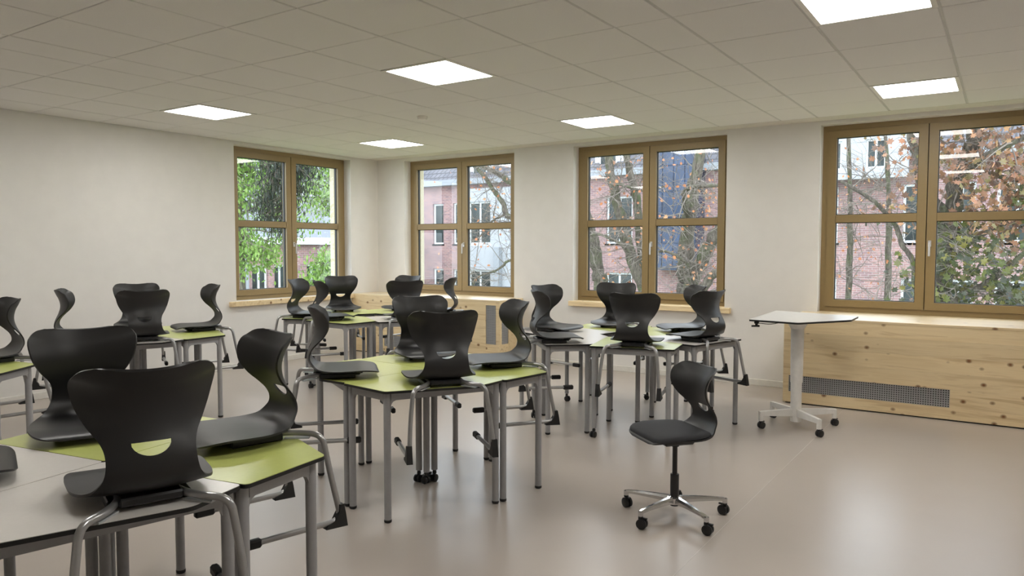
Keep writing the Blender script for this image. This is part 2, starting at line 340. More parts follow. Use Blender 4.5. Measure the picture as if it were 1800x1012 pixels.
# windows, local frame: x along the wall, y outwards, z up, seen from inside
def make_window(name, loc, rz, reveal_mat):
    root = bpy.data.objects.new(name, None); C.objects.link(root); root.location = loc; root.rotation_euler = (0, 0, rz); root['kind'] = 'structure'
    W = 1.88; Hh = WZ1 - WZ0; f = .05
    mb = MB()
    for a in ((0, W, 0, f), (0, W, Hh - f, Hh), (0, f, f, Hh - f), (W - f, W, f, Hh - f)): mb.box(a[0], a[1], 0, .075, a[2], a[3])
    obj('window_frame', mb.mesh('window_frame', M['frame']), root)
    for side in (0, 1):
        x0 = f + .002 if side == 0 else W / 2 + .004; x1 = W / 2 - .004 if side == 0 else W - f - .002
        z0, z1 = f + .003, Hh - f - .003; st = .078; mb = MB(); zt = 1.752 - WZ0
        for a in ((x0, x1, z0, z0 + .07), (x0, x1, z1 - .07, z1), (x0, x0 + st, z0 + .07, z1 - .07), (x1 - st, x1, z0 + .07, z1 - .07)): mb.box(a[0], a[1], -.014, .062, a[2], a[3])
        s = obj('sash', mb.mesh('sash', M['frame']), root)
        obj('transom', MB().box(x0 + st, x1 - st, -.01, .058, zt - .039, zt + .039, bev=.004).mesh('transom', M['frame']), s)
        for a, c in ((z0 + .07, zt - .039), (zt + .039, z1 - .07)):
            g = MB(); e = .006
            for q in ((x0 + st, x1 - st, a, a + e), (x0 + st, x1 - st, c - e, c), (x0 + st, x0 + st + e, a + e, c - e), (x1 - st - e, x1 - st, a + e, c - e)): g.box(q[0], q[1], .016, .05, q[2], q[3])
            obj('gasket', g.mesh('gasket', M['gasket']), s)
            obj('pane', MB().add([(x0 + st + .002, .03, a + .002), (x1 - st - .002, .03, a + .002), (x1 - st - .002, .03, c - .002), (x0 + st + .002, .03, c - .002)], [(0, 1, 2, 3)]).mesh('pane', M['glass']), s)
        if side == 0: obj('mullion_cover', MB().box(W / 2 - .03, W / 2 + .03, .045, .07, z0, z1).mesh('mullion_cover', M['gasket']), root)
        if side == 1:
            h = MB(); hx = x0 + .028; hz = 1.50 - WZ0
            h.box(hx - .014, hx + .014, -.022, -.013, hz - .03, hz + .03, bev=.003); h.tube(fillet([(hx, -.02, hz + .012), (hx, -.055, hz + .012), (hx, -.058, hz - .12)], .018), .009, 10)
            obj('handle', h.mesh('handle', M['handle']), s)
    rv = MB(); D0, D1 = .076, .275
    rv.box(0, .012, D0, D1, 0, Hh); obj('outer_reveal', rv.mesh('outer_reveal', reveal_mat), root)
    rv = MB(); rv.box(W - .012, W, D0, D1, 0, Hh); obj('outer_reveal', rv.mesh('outer_reveal', reveal_mat), root)
    rv = MB(); rv.box(-.0, W, D0, D1 + .02, -.0, .018); obj('outer_sill', rv.mesh('outer_sill', M['fascia']), root)
    return root
D = .13
make_window('window_1', (-D, W1[0], WZ0), PI / 2, M['reveal'])
for n, (x0, x1) in WIN.items(): make_window('window_%d' % n, (x0, D, WZ0), 0, M['reveal'])
tb = MB(); tb.box(3.235, 5.225, -.055, -.0005, WZ0 - .062, WZ0 - .002, bev=.004); tb.box(3.273, 5.151, -.0005, D, WZ0 - .0, WZ0 + .0015)
struct('trim_1', tb.mesh('window_board', M['pine']))
tb = MB(); tb.box(.0005, .055, -2.52, -.538, WZ0 - .062, WZ0 - .002, bev=.004); struct('trim_2', tb.mesh('window_board', M['pine']))

# ------------------------------------------------------------------ timber radiator casings
def grille_part(parent, x0, x1, z0, z1, pitch=.0187, bar=.0088):
    """perforated metal sheet in local x-z, facing -y"""
    mb = MB(); n = round((x1 - x0) / pitch); m = round((z1 - z0) / pitch)
    for i in range(n + 1): x = x0 + (x1 - x0) * i / n; mb.box(max(x0, x - bar / 2), min(x1, x + bar / 2), 0, .0016, z0, z1)
    for j in range(m + 1): z = z0 + (z1 - z0) * j / m; mb.box(x0, x1, 0, .0016, max(z0, z - bar / 2), min(z1, z + bar / 2))
    return mb
def boards_rect(mb_list, rects):
    for x0, x1, z0, z1, k in rects: mb_list.append((MB().box(x0 + .0004, x1 - .0004, -.019, 0, z0 + .0004, z1 - .0004, bev=.0008), k))
def casing(root, x0, x1, yf, zt, grilles):
    """front boards of a casing with grille openings; local frame = world offset by the root"""
    zs = [.012, .112, .265, .40, .535, .67, zt - .022]
    for z0, z1 in zip(zs, zs[1:]):
        spans = [(x0, x1)]
        for g in grilles:
            if g[2] < z1 - .001 and g[3] > z0 + .001:
                new = []
                for a, c in spans:
                    if g[0] > a and g[1] < c: new += [(a, g[0]), (g[1], c)]
                    else: new.append((a, c))
                spans = new
        for a, c in spans:
            zz = [(z0, z1)]
            obj('board', MB().box(a + .0003, c - .0003, yf, yf + .019, z0 + .0003, z1 - .0003).mesh('board', M['pine']), root)
    for g in grilles:
        for zlo in zs:
            pass
        mb = grille_part(root, *g); o = obj('grille', mb.mesh('grille', M['steelgrille']), root, (0, yf + .006, 0)); stuff(o)
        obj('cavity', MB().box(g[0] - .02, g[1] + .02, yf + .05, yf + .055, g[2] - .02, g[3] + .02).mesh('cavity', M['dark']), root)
        mbf = MB()
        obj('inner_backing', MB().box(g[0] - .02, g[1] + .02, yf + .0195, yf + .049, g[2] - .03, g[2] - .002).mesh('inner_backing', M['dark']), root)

c4 = thing('radiator_casing', 'long knotty spruce radiator casing under the right-hand window, beside the white standing desk', 'radiator cover', (0, 0, 0))
casing(c4, 5.965, 8.118, -.755, WZ0, [(6.015, 7.323, .112, .265)])
obj('casing_top', MB().box(5.965, 8.118, -.757, -.0005, WZ0 - .022, WZ0, bev=.002).mesh('casing_top', M['pinetop']), c4)
struct('trim_3', MB().box(6.102, 7.978, .0005, D, WZ0, WZ0 + .0015).mesh('window_board', M['pinetop']))
for x in (5.965, 8.118 - .019): obj('side_panel', MB().box(x, x + .019, -.7355, -.0005, .012, WZ0 - .0225).mesh('side_panel', M['pine']), c4)
obj('plinth', MB().box(5.985, 8.098, -.735, -.02, 0, .012).mesh('plinth', M['dark']), c4)

c2 = thing('radiator_casing', 'spruce radiator casing filling the room corner under the second window', 'radiator cover', (0, 0, 0))
x0, x1, yf = .0015, 2.543, -.535
zs = [.012, .112, .265, .40, .535, .67, WZ0 - .022]
for z0, z1 in zip(zs, zs[1:]):
    spans = [(x0, 2.339), (2.492, x1)]
    if z0 == .112: spans = [(x0, .615), (1.90, 2.339), (2.492, x1)]
    if z0 == .012: spans = [(x0, x1)]
    for a, c in spans: obj('board', MB().box(a + .0003, c - .0003, yf, yf + .019, z0 + .0003, z1 - .0003).mesh('board', M['pine']), c2)
obj('board', MB().box(2.339, 2.492, yf, yf + .019, .1123, .265).mesh('board', M['pine']), c2); obj('board', MB().box(2.339, 2.492, yf, yf + .019, .749, WZ0 - .0223).mesh('board', M['pine']), c2)
stuff(obj('grille', grille_part(c2, .615, 1.90, .112, .265).mesh('grille', M['steelgrille']), c2, (0, yf + .006, 0)))
stuff(obj('grille', grille_part(c2, 2.339, 2.492, .265, .749).mesh('grille', M['steelgrille']), c2, (0, yf + .006, 0)))
g = grille_part(c2, .055, .205, .265, .749); stuff(obj('grille', g.mesh('grille', M['steelgrille']), c2, (x1 - .006, yf, 0), (0, 0, PI / 2)))
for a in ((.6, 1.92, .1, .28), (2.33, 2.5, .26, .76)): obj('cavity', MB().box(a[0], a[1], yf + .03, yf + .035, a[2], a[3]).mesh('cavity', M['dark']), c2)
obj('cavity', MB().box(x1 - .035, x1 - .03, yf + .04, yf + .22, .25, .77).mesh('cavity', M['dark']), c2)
for a in ((yf + .0195, yf + .055, .012, WZ0 - .0225), (yf + .205, -.0005, .012, WZ0 - .0225), (yf + .0555, yf + .2045, .012, .265), (yf + .0555, yf + .2045, .749, WZ0 - .0225)): obj('side_panel', MB().box(x1 - .019, x1, *a).mesh('side_panel', M['pine']), c2)
obj('casing_top', MB().box(x0, x1 + .002, yf - .002, -.0005, WZ0 - .022, WZ0, bev=.002).mesh('casing_top', M['pinetop']), c2)
struct('trim_4', MB().box(.527, 2.403, .0005, D, WZ0, WZ0 + .0015).mesh('window_board', M['pinetop']))
obj('plinth', MB().box(.01, 2.52, yf + .02, -.02, 0, .012).mesh('plinth', M['dark']), c2)

# ------------------------------------------------------------------ four-legged corner desks
TOP = [(0, 0), (0, -.64), (.372, -.66), (.64, -.21), (.625, 0)]
LEG = {'P': (.034, -.034), 'L': (.027, -.598), 'BL': (.339, -.616), 'R': (.589, -.03)}
TH = .71
def castor_mb(r=.024, T=None):
    mb = MB(); 
    for s in (-1, 1): mb.lathe([(r * .7, -.009), (r, -.006), (r, .006), (r * .7, .009)], 14, Matrix.Translation((.008, s * .0125, r)) @ Matrix.Rotation(PI / 2, 4, 'X'))
    mb.box(-.012, .02, -.0035, .0035, r * .8, r * 2.2); mb.lathe([(.013, r * 2.05), (.013, r * 2.6), (.008, r * 3.0), (.008, r * 3.4)], 12); 
    mb.box(.01, .036, -.006, .006, r * 1.9, r * 2.15)
    if T is not None: mb.v = [tuple(T @ Vector(v)) for v in mb.v]
    return mb
poly = round_poly(TOP, .022); core = MB().prism(poly, TH - .014, TH - .0015).mesh('tabletop_core', M['edge'])
inner = round_poly([(.002, -.002), (.002, -.6385), (.371, -.6575), (.6375, -.2095), (.623, -.002)], .021)
tops = {'green': MB().prism(inner, TH - .0015, TH).mesh('tabletop', M['green']), 'grey': MB().prism(inner, TH - .0015, TH).mesh('tabletop', M['grey'])}
legm = MB().lathe([(.0, .008), (.0195, .008), (.0195, TH - .014)][1:], 18).mesh('leg', M['leg'])
footm = MB().lathe([(.017, 0), (.0205, .004), (.0205, .016)], 18).mesh('foot_cap', M['rubber'])
clegm = MB().lathe([(.0195, .074), (.0195, TH - .014)], 18).mesh('leg', M['leg'])
castm = castor_mb().mesh('castor', M['black'])
rails = []
for a, c in (('P', 'L'), ('L', 'BL'), ('BL', 'R'), ('R', 'P')):
    A, B = Vector((*LEG[a], 0)), Vector((*LEG[c], 0)); d = (B - A); ln = d.length; T = Matrix.Translation(A) @ Matrix.Rotation(math.atan2(d.y, d.x), 4, 'Z')
    mb = MB(); mb.box(.018, ln - .018, -.0125, .0125, TH - .058, TH - .0145, T)
    for e, s in ((.018, 1), (ln - .018, -1)):   # curved gusset at each leg
        pr = [(e, TH - .058), (e + s * .03, TH - .058), (e + s * .012, TH - .066), (e + s * .004, TH - .078), (e, TH - .09)]
        vs = [(x, y, z) for y in (-.009, .009) for x, z in pr]; mb.add(vs, [(0, 1, 2, 3, 4), (9, 8, 7, 6, 5)] + [(i, i + 5, (i + 1) % 5 + 5, (i + 1) % 5) for i in range(5)], False, T)
    rails.append(mb.mesh('rail', M['leg']))
def table(x, y, rz, colour, label, group):
    t = thing('school_desk', label, 'desk', (x, y, 0), rz, group)
    obj('tabletop_core', core, t); obj('tabletop', tops[colour], t)
    for r in rails: obj('rail', r, t)
    for k, (lx, ly) in LEG.items():
        l = obj('leg', clegm if k == 'P' else legm, t, (lx, ly, 0))
        if k == 'P': obj('castor', castm, l, (0, 0, 0), (0, 0, random.uniform(0, 6.28)))
        else: obj('foot_cap', footm, l)
    return t

# ------------------------------------------------------------------ chairs
PROF = [(.426, .026, .095, 0), (.420, .036, .140, .001), (.396, .045, .174, .002), (.33, .051, .195, .003), (.25, .048, .197, .004), (.17, .044, .192, .007), (.11, .046, .174, .010), (.07, .055, .151, .014),
        (.042, .078, .133, .018), (.028, .110, .122, .014), (.031, .145, .117, .012), (.043, .18, .118, .017), (.058, .215, .129, .030), (.070, .255, .154, .054), (.072, .295, .178, .076), (.063, .335, .190, .077), (.051, .362, .186, .062), (.043, .382, .176, .050), (.037, .397, .158, .038), (.034, .4055, .130, .026), (.033, .409, .095, .016)]
def shell_mesh():
    def cr(t):
        n = len(PROF) - 1; i = min(int(t), n - 1); f = t - i; P = [PROF[max(0, min(n, k))] for k in (i - 1, i, i + 1, i + 2)]
        return [.5 * (2 * b + (c - a) * f + (2 * a - 5 * b + 4 * c - d) * f * f + (3 * b - a - 3 * c + d) * f ** 3) for a, b, c, d in zip(*P)]
    NU, NV = 28, 72; n = len(PROF) - 1; rows = [cr(n * j / NV) for j in range(NV + 1)]
    grid = []
    for j in range(NV + 1):
        f, z, w, wr = rows[j]; f0, z0 = rows[max(0, j - 1)][:2]; f1, z1 = rows[min(NV, j + 1)][:2]
        tx, tz = f1 - f0, z1 - z0; L = math.hypot(tx, tz); nx, nz = tz / L, -tx / L     # points forward on the back, up on the seat
        row = []
        for i in range(NU + 1):
            u = -1 + 2 * i / NU; k = wr * abs(u) ** 2.2; dz = 0
            if j > NV - 14: dz = (.003 * abs(u) ** 1.6 - .004) * ((j - NV + 14) / 14)
            lipb = -.006 * max(0, (j - NV + 3) / 3)
            row.append(Vector((f + nx * k + lipb, u * w, z + nz * k + dz)))
        grid.append(row)
    # half-moon hand hole
    def inside(l, z, g=0): 
        e = (l / (.053 + g)) ** 2 + ((.194 - z) / (.038 + g)) ** 2
        return z < .194 + g and e < 1 and True
    bm = bmesh.new(); V = [[bm.verts.new(p) for p in r] for r in grid]
    for j in range(NV):
        for i in range(NU):
            ps = [grid[j][i], grid[j][i + 1], grid[j + 1][i + 1], grid[j + 1][i]]; cx = sum(p.y for p in ps) / 4; cz = sum((rows[j][1], rows[j + 1][1])) / 2
            zc = sum(rows[q][1] for q in (j, j + 1)) / 2
            if rows[j][0] < .11 and j > NV * .4 and inside(cx, zc): continue
            bm.faces.new((V[j][i], V[j][i + 1], V[j + 1][i + 1], V[j + 1][i]))
    # pull the hole's rim onto the half-moon outline
    for e in list(bm.edges):
        pass
    for j in range(1, NV):
        for i in range(1, NU):
            v = V[j][i]
            if v.is_boundary and rows[j][0] < .12:
                z = rows[j][1]; l = v.co.y
                if z > .187: tz = .194; tl = l
                else:
                    a = math.atan2((.194 - z) / .038, l / .053); tl = .053 * math.cos(a); tz = .194 - .038 * math.sin(a)
                # slide along the surface: interpolate the column at height tz
                jj = min(range(1, NV), key=lambda q: abs(rows[q][1] - tz) + (10 if rows[q][0] > .12 else 0)); q2 = jj + (1 if rows[jj][1] < tz else -1)
                fq = 0 if abs(rows[q2][1] - rows[jj][1]) < 1e-6 else (tz - rows[jj][1]) / (rows[q2][1] - rows[jj][1])
                f = rows[jj][0] + (rows[q2][0] - rows[jj][0]) * fq; w = rows[jj][2] + (rows[q2][2] - rows[jj][2]) * fq; wr = rows[jj][3]
                v.co = Vector((f + wr * abs(tl / w) ** 2.2, tl, tz))
    loose = [v for v in bm.verts if not v.link_faces]
    for v in loose: bm.verts.remove(v)
    bmesh.ops.recalc_face_normals(bm, faces=bm.faces[:])
    if sum((f.normal.z for f in bm.faces)) < 0: bmesh.ops.reverse_faces(bm, faces=bm.faces[:])
    bmesh.ops.solidify(bm, geom=bm.faces[:], thickness=.0075)
    bmesh.ops.recalc_face_normals(bm, faces=bm.faces[:])
    me = bpy.data.meshes.new('shell'); bm.to_mesh(me); bm.free(); me.materials.append(M['shell'])
    me.polygons.foreach_set('use_smooth', [True] * len(me.polygons)); me.set_sharp_from_angle(angle=.9); return me
SHELL = shell_mesh()
carrier = MB(); carrier.box(.055, .32, -.085, .085, .013, .0385, bev=.006); carrier.box(.30, .335, -.05, .05, .016, .034, bev=.004)
for s in (-1, 1): carrier.box(.09, .29, s * .10 - .012, s * .10 + .012, 0, .028, bev=.004)
CARRIER = carrier.mesh('seat_carrier', M['black'])
def frame_meshes(s):
    pts = [(.27, s * .075, .026), (.10, s * .078, .024), (.02, s * .125, .020), (-.032, s * .192, .0155), (-.055, s * .212, -.14), (-.093, s * .226, -.328), (.25, s * .226, -.328)]
    path = fillet(pts, [.05, .04, .055, .05, .05], 7)
    t = MB().tube(path, .0118, 12).mesh('frame_tube', M['tube'])
    h = MB(); yo = s * .226; pr = [(-.113, -.352), (-.02, -.348), (-.025, -.335), (-.058, -.323), (-.078, -.29), (-.080, -.262), (-.098, -.262), (-.106, -.30)]
    n = len(pr); vs = [(x, yo + q * (.016 if i < 5 else .0145), z) for q in (-1, 1) for i, (x, z) in enumerate(pr)]
    h.add(vs, [tuple(range(n)), tuple(range(2 * n - 1, n - 1, -1))] + [(i, i + n, (i + 1) % n + n, (i + 1) % n) for i in range(n)])
    hm = h.mesh('heel_glide', M['rubber'])
    fg = MB(); fg.box(.235, .315, yo - .0145, yo + .0145, -.346, -.312, bev=.007); fm = fg.mesh('front_glide', M['rubber'])
    rs = MB(); A = Vector((.075, s * .093, 0)); B = Vector((-.0, s * .152, 0)); d = B - A; rs.box(0, d.length, -.011, .011, .0003, .0055, Matrix.Translation(A) @ Matrix.Rotation(math.atan2(d.y, d.x), 4, 'Z')); rm = rs.mesh('rest_strip', M['rest'])
    return t, hm, fm, rm
FR = {s: frame_meshes(s) for s in (-1, 1)}
def chair(x, y, rz, label, group):
    c = thing('school_chair', label, 'chair', (x, y, TH + .0004), rz, group)
    obj('shell', SHELL, c); obj('seat_carrier', CARRIER, c)
    for s in (-1, 1):
        t = obj('frame_tube', FR[s][0], c); obj('heel_glide', FR[s][1], t); obj('front_glide', FR[s][2], t); obj('rest_strip', FR[s][3], t)
    return c

def rot2(a, p): return (p[0] * math.cos(a) - p[1] * math.sin(a), p[0] * math.sin(a) + p[1] * math.cos(a))
def edge_frame(px, py, a, i, j):
    A = rot2(a, TOP[i]); B = rot2(a, TOP[j]); mx, my = px + (A[0] + B[0]) / 2, py + (A[1] + B[1]) / 2; dx, dy = B[0] - A[0], B[1] - A[1]; L = math.hypot(dx, dy); dx /= L; dy /= L
    return mx, my, dx, dy, dy, -dx
def seat_on(fr, s, l, yaw, label, group):
    mx, my, dx, dy, nx, ny = fr
    chair(mx + nx * s + dx * l, my + ny * s + dy * l, math.atan2(-ny, -nx) + yaw, label, group)
def pin_pose(c, k): return c[0], c[1], c[2] + k * PI / 2
def ring_pose(c, k):
    a = c[2] - k * PI / 3; o = rot2(a, (-.813, .112)); return c[0] + o[0], c[1] + o[1], a

# clusters: (centre x, centre y, rotation)
G1 = (5.1025, -6.6137, .179); G2 = (4.725, -4.456, -.092); G5 = (1.52, -4.49, .075)
G3 = (4.971, -2.135, 1.819); G4 = (1.829, -2.002, 1.524)
CH = 'chairs put up on the desks'; DK = 'angled school desks'
def pin_cluster(g, specs):
    for k, (col, tl, ch) in enumerate(specs):
        if col: p = pin_pose(g, k); table(*p, col, tl, DK)
        if ch: seat_on(edge_frame(*p, 2, 3), ch[0], ch[1], ch[2], ch[3], CH)
def ring_cluster(g, specs):
    for k, (col, tl, ch) in enumerate(specs):
        p = ring_pose(g, k); table(*p, col, tl, DK)
        if ch: seat_on(edge_frame(*p, 0, 1), ch[0], ch[1], ch[2], ch[3], CH)
pin_cluster(G1, [
    ('grey', 'pale grey desk in the front left corner, under the nearest chair', (0, 0.166, 0.007, 'nearest dark chair, its broad back to the camera, on the pale grey front desk')),
    ('green', 'lime green desk in the front left cluster, carrying the chair turned sideways', (0.02, 0.157, 0.121, 'dark chair seen from the side on the lime desk right of the nearest chair')),
    ('green', 'lime green desk behind the nearest chair, mostly covered by chairs', (0.039, 0.104, -0.068, 'large dark chair directly behind the nearest chair, facing the camera')),
    ('grey', 'pale grey desk cut by the left edge of the photo', (0.02, 0.05, 0, 'dark chair beyond the left photo edge, only its seat front in view'))])
pin_cluster(G2, [
    ('green', 'lime green desk at the front of the middle cluster of four', (0.052, 0.065, -0.041, 'dark chair on the front desk of the middle cluster, its back to the camera')),
    ('green', 'lime green desk on the right of the middle cluster of four', (0.011, 0.067, -0.013, 'dark chair on the right of the middle cluster, facing left')),
    ('green', 'lime green desk at the back of the middle cluster of four', (0.002, 0.027, 0, 'dark chair at the back of the middle cluster, facing the camera')),
    ('green', 'lime green desk on the left of the middle cluster of four', (0.08, 0.17, -0.11, 'dark chair on the left of the middle cluster, facing right'))])
ring_cluster(G3, [
    ('green', 'green desk at the front of the six-desk ring near the third window', (0.068, 0.012, -0.016, 'dark chair at the front of the six-desk ring, back to the camera')),
    ('grey', 'pale grey desk at the front left of the six-desk ring near the third window', (0.1, 0.125, -0.03, 'dark chair at the front left of the six-desk ring, facing right')),
    ('grey', 'pale grey desk at the rear left of the six-desk ring near the third window', (-0.005, 0.063, 0.09, 'dark chair at the rear left of the six-desk ring, behind another chair')),
    ('green', 'green desk at the back of the six-desk ring, below the third window', (0.05, 0.016, -0.02, 'dark chair at the back of the six-desk ring, in front of the third window')),
    ('green', 'green desk at the rear right of the six-desk ring near the third window', (0.013, -0.048, -0.044, 'dark chair at the rear right of the six-desk ring, half behind another')),
    ('grey', 'pale grey desk at the right of the six-desk ring near the third window', (0.029, -0.045, -0.043, 'dark chair at the right of the six-desk ring, facing left'))])
ring_cluster(G4, [
    ('green', 'lime green desk at the front of the ring in the room corner', (0.0, -0.22, -0.46, 'dark chair at the front of the corner ring, facing away to the right')),
    ('green', 'lime green desk at the left of the ring in the room corner', (0, 0.1, -0.08, 'dark chair at the left of the corner ring, below the first window')),
    ('green', 'lime green desk at the rear left of the ring in the room corner', (0.053, -0.024, -0.03, 'dark chair at the rear left of the corner ring, facing the camera')),
    ('green', 'lime green desk at the back of the ring, against the corner casing', (0.09, 0.006, 0.06, 'dark chair at the back of the corner ring, only its top edge showing')),
    ('green', 'lime green desk at the right of the ring in the room corner', (0.12, 0.12, 0.026, 'dark chair at the right of the corner ring, edge-on before the second window')),
    ('grey', 'pale grey desk at the front right of the ring in the room corner', (-0.014, -0.009, -0.037, 'dark chair at the front right of the corner ring, its back to the camera'))])
pin_cluster(G5, [
    ('grey', 'pale grey desk at the front of the cluster beside the left wall', (-0.03, 0.146, 0.05, 'dark chair at the front of the left wall cluster, back to the camera')),
    ('green', 'lime green desk at the right of the cluster beside the left wall', (0.054, 0.27, 0.116, 'dark chair at the right of the left wall cluster, facing left')),
    ('green', 'lime green desk at the back of the cluster beside the left wall', (0.084, 0.082, -0.014, 'dark chair at the back of the left wall cluster, behind another chair')),
    ('green', 'lime green desk at the left of the cluster beside the left wall', (-0.04, 0.22, -0.1, 'dark chair at the left of the left wall cluster, turned to the right'))])
G6 = (2.26, -6.42, .68)
p = pin_pose(G6, 1); table(*p, 'green', 'lime green desk cut by the left photo edge, behind the front left cluster', DK)
seat_on(edge_frame(*p, 2, 3), .109, .054, -.25, 'dark chair facing left on the lime desk at the left photo edge', CH)

# ------------------------------------------------------------------ swivel chair
sc_c = Vector((6.231, -4.16, 0)); n_ = Vector((.629, .777)); ra = math.atan2(-n_.y, -n_.x)
SW = thing('swivel_chair', 'dark swivel chair with a padded seat on a chrome five-star castor base', 'chair', sc_c, ra)
obj('shell', SHELL, SW, (-.215, 0, .410))
pad = MB(); rows = []
ol = [(.415, .13), (.405, .165), (.38, .188), (.32, .197), (.25, .197), (.18, .190), (.12, .168), (.085, .145)]
def padz(f): return .052 + (.003 if .1 < f < .35 else 0) - (max(0, f - .36) * .25)
lay = [(1.0, 0.0), (1.0, .010), (.985, .019), (.93, .024), (.7, .026), (.35, .027)]
cf = .25; outline = [(f, w) for f, w in ol] + [(f, -w) for f, w in ol[::-1]]; n = len(outline); vs = []
for k, dz in lay:
    for f, w in outline: ff = cf + (f - cf) * k; vs.append((ff, w * k, padz(ff) + dz))
fs = [tuple(range(n - 1, -1, -1)), tuple(range((len(lay) - 1) * n, len(lay) * n))]
for q in range(len(lay) - 1): fs += [(q * n + i, q * n + (i + 1) % n, q * n + n + (i + 1) % n, q * n + n + i) for i in range(n)]
pad.add(vs, fs, True); obj('seat_pad', pad.mesh('seat_pad', M['fabric'], 1.2), SW, (-.215, 0, .410))
mc = MB(); mc.box(-.09, .09, -.06, .06, .400, .447, bev=.01); mc.tube([(0, -.05, .41), (0, -.15, .405), (.0, -.2, .40)], .005, 8); mc.lathe([(.022, .385), (.022, .402)], 16); obj('tilt_mechanism', mc.mesh('tilt_mechanism', M['black']), SW)
obj('gas_lift', MB().lathe([(.0135, .225), (.0135, .39)], 18).mesh('gas_lift', M['black']), SW)
obj('column_sleeve', MB().lathe([(.0235, .06), (.0235, .232), (.02, .234)], 22).mesh('column_sleeve', M['black']), SW)
obj('hub', MB().lathe([(.032, .070), (.040, .076), (.040, .105), (.028, .112)], 22).mesh('hub', M['chrome']), SW)
arm = MB()
ap = []
for r_, w_, zt, zb in ((.03, .020, .112, .078), (.12, .0165, .109, .082), (.22, .0135, .102, .083), (.272, .0125, .097, .080), (.292, .009, .092, .078)): ap.append([(r_, -w_, zb), (r_, w_, zb), (r_, w_, zb + (zt - zb) * .6), (r_, w_ * .5, zt), (r_, -w_ * .5, zt), (r_, -w_, zb + (zt - zb) * .6)])
vs = [v for a in ap for v in a]; fs = [tuple(range(5, -1, -1)), tuple(range(24, 30))]
for q in range(4): fs += [(q * 6 + i, q * 6 + (i + 1) % 6, q * 6 + 6 + (i + 1) % 6, q * 6 + 6 + i) for i in range(6)]
arm.add(vs, fs, True); arm.lathe([(.0135, .066), (.0135, .090)], 14, Matrix.Translation((.281, 0, 0))); ARM = arm.mesh('base_arm', M['chrome'], .5)
CAST2 = castor_mb(.0275).mesh('castor', M['black'])
for k in range(5):
    a = math.radians(-178 + 72 * k) - ra
    o = obj('base_arm', ARM, SW, (0, 0, 0), (0, 0, a)); obj('castor', CAST2, o, (.281, 0, 0), (0, 0, [2.6, 1.9, .6, 2.2, 4][k]))

# ------------------------------------------------------------------ white standing desk on castors
SD = thing('standing_desk', 'white pedestal desk with a five-sided top and a four-castor foot', 'desk', (6.29, -1.66, 0))
dp = [(5.982, -1.966), (6.375, -2.026), (6.674, -1.549), (6.669, -1.176), (5.942, -.973)]; dp = [(x - 6.29, y + 1.66) for x, y in dp]
obj('tabletop_core', MB().prism(round_poly(dp, .02), .870, .8835).mesh('tabletop_core', M['edge']), SD)
cxm = sum(p[0] for p in dp) / 5; cym = sum(p[1] for p in dp) / 5
obj('tabletop', MB().prism(round_poly([(cxm + (x - cxm) * .994, cym + (y - cym) * .994) for x, y in dp], .019), .8835, .885).mesh('tabletop', M['deskw']), SD)
obj('mounting_plate', MB().lathe([(.05, .80), (.075, .84), (.085, .858), (.14, .862), (.14, .8698)], 24).mesh('mounting_plate', M['whitemetal']), SD)
obj('column', MB().lathe([(.047, .36), (.0475, .365), (.0495, .60), (.0505, .80), (.0505, .83)], 28).mesh('column', M['whitemetal']), SD)
obj('lower_column', MB().lathe([(.0425, .04), (.0425, .36)], 28).mesh('lower_column', M['whitemetal']), SD)
lv = MB(); lv.box(-.27, -.235, -.29, -.262, .850, .8695, bev=.004); lv.box(-.264, -.244, -.284, -.268, .834, .852, bev=.003); lv.tube([(-.285, -.30, .832), (-.235, -.262, .832)], .008, 8); lv.tube(smooth_path([(-.245, -.27, .855), (-.16, -.19, .846), (-.08, -.08, .862)]), .003, 6)
obj('height_lever', lv.mesh('height_lever', M['black']), SD)
for cx_, cy_ in ((-.215, -.245), (.235, -.275), (.26, .185), (-.235, .19)):
    L = math.hypot(cx_, cy_); a = math.atan2(cy_, cx_); fa = MB()
    vs = [(.03, -.016, .085), (L + .014, -.014, .105), (L + .014, .014, .105), (.03, .016, .085), (.03, -.016, .145), (L + .014, -.014, .140), (L + .014, .014, .140), (.03, .016, .145)]
    fa.add(vs, [(3, 2, 1, 0), (4, 5, 6, 7), (0, 1, 5, 4), (1, 2, 6, 5), (2, 3, 7, 6), (3, 0, 4, 7)]); fa.box(L - .014, L + .014, -.014, .014, .062, .106)
    o = obj('foot_arm', fa.mesh('foot_arm', M['whitemetal']), SD, (0, 0, 0), (0, 0, a)); obj('castor', CAST2, o, (L, 0, 0), (0, 0, 1.0 - a))

# ------------------------------------------------------------------ outside: ground and buildings
struct('ground', MB().box(-60, 60, .45, 70, -5.6, -5.4).mesh('ground', M['ground'])); 
struct('ground_side', MB().box(-60, -.45, -40, .45, -5.6, -5.4).mesh('ground', M['ground']))
def far_window(parent, x0, x1, z0, z1, y, split=True, axis='x', deep=.12):
    mb = MB(); f = .09; w = x1 - x0; h = z1 - z0; zt = z0 + h * .42
    R = [(0, w, 0, f), (0, w, h - f, h), (0, f, f, h - f), (w - f, w, f, h - f), (f, w - f, zt - z0 - .06, zt - z0 + .06)]
    if split: R += [(w / 2 - .05, w / 2 + .05, f, zt - z0 - .06), (w / 2 - .05, w / 2 + .05, zt - z0 + .06, h - f)]
    for a in R: mb.box(a[0], a[1], 0, .08, a[2], a[3])
    mb.box(-.06, w + .06, -.12, .02, -.09, 0)
    rz = 0 if axis == 'x' else PI / 2; lc = (x0, y + deep, z0) if axis == 'x' else (y - deep, x0, z0)
    o = obj('window', mb.mesh('window', M['farwhite']), parent, lc, (0, 0, rz))
    obj('pane', MB().box(f * .8, w - f * .8, .04, .05, f * .8, h - f * .8).mesh('pane', M['farglass']), o); return o
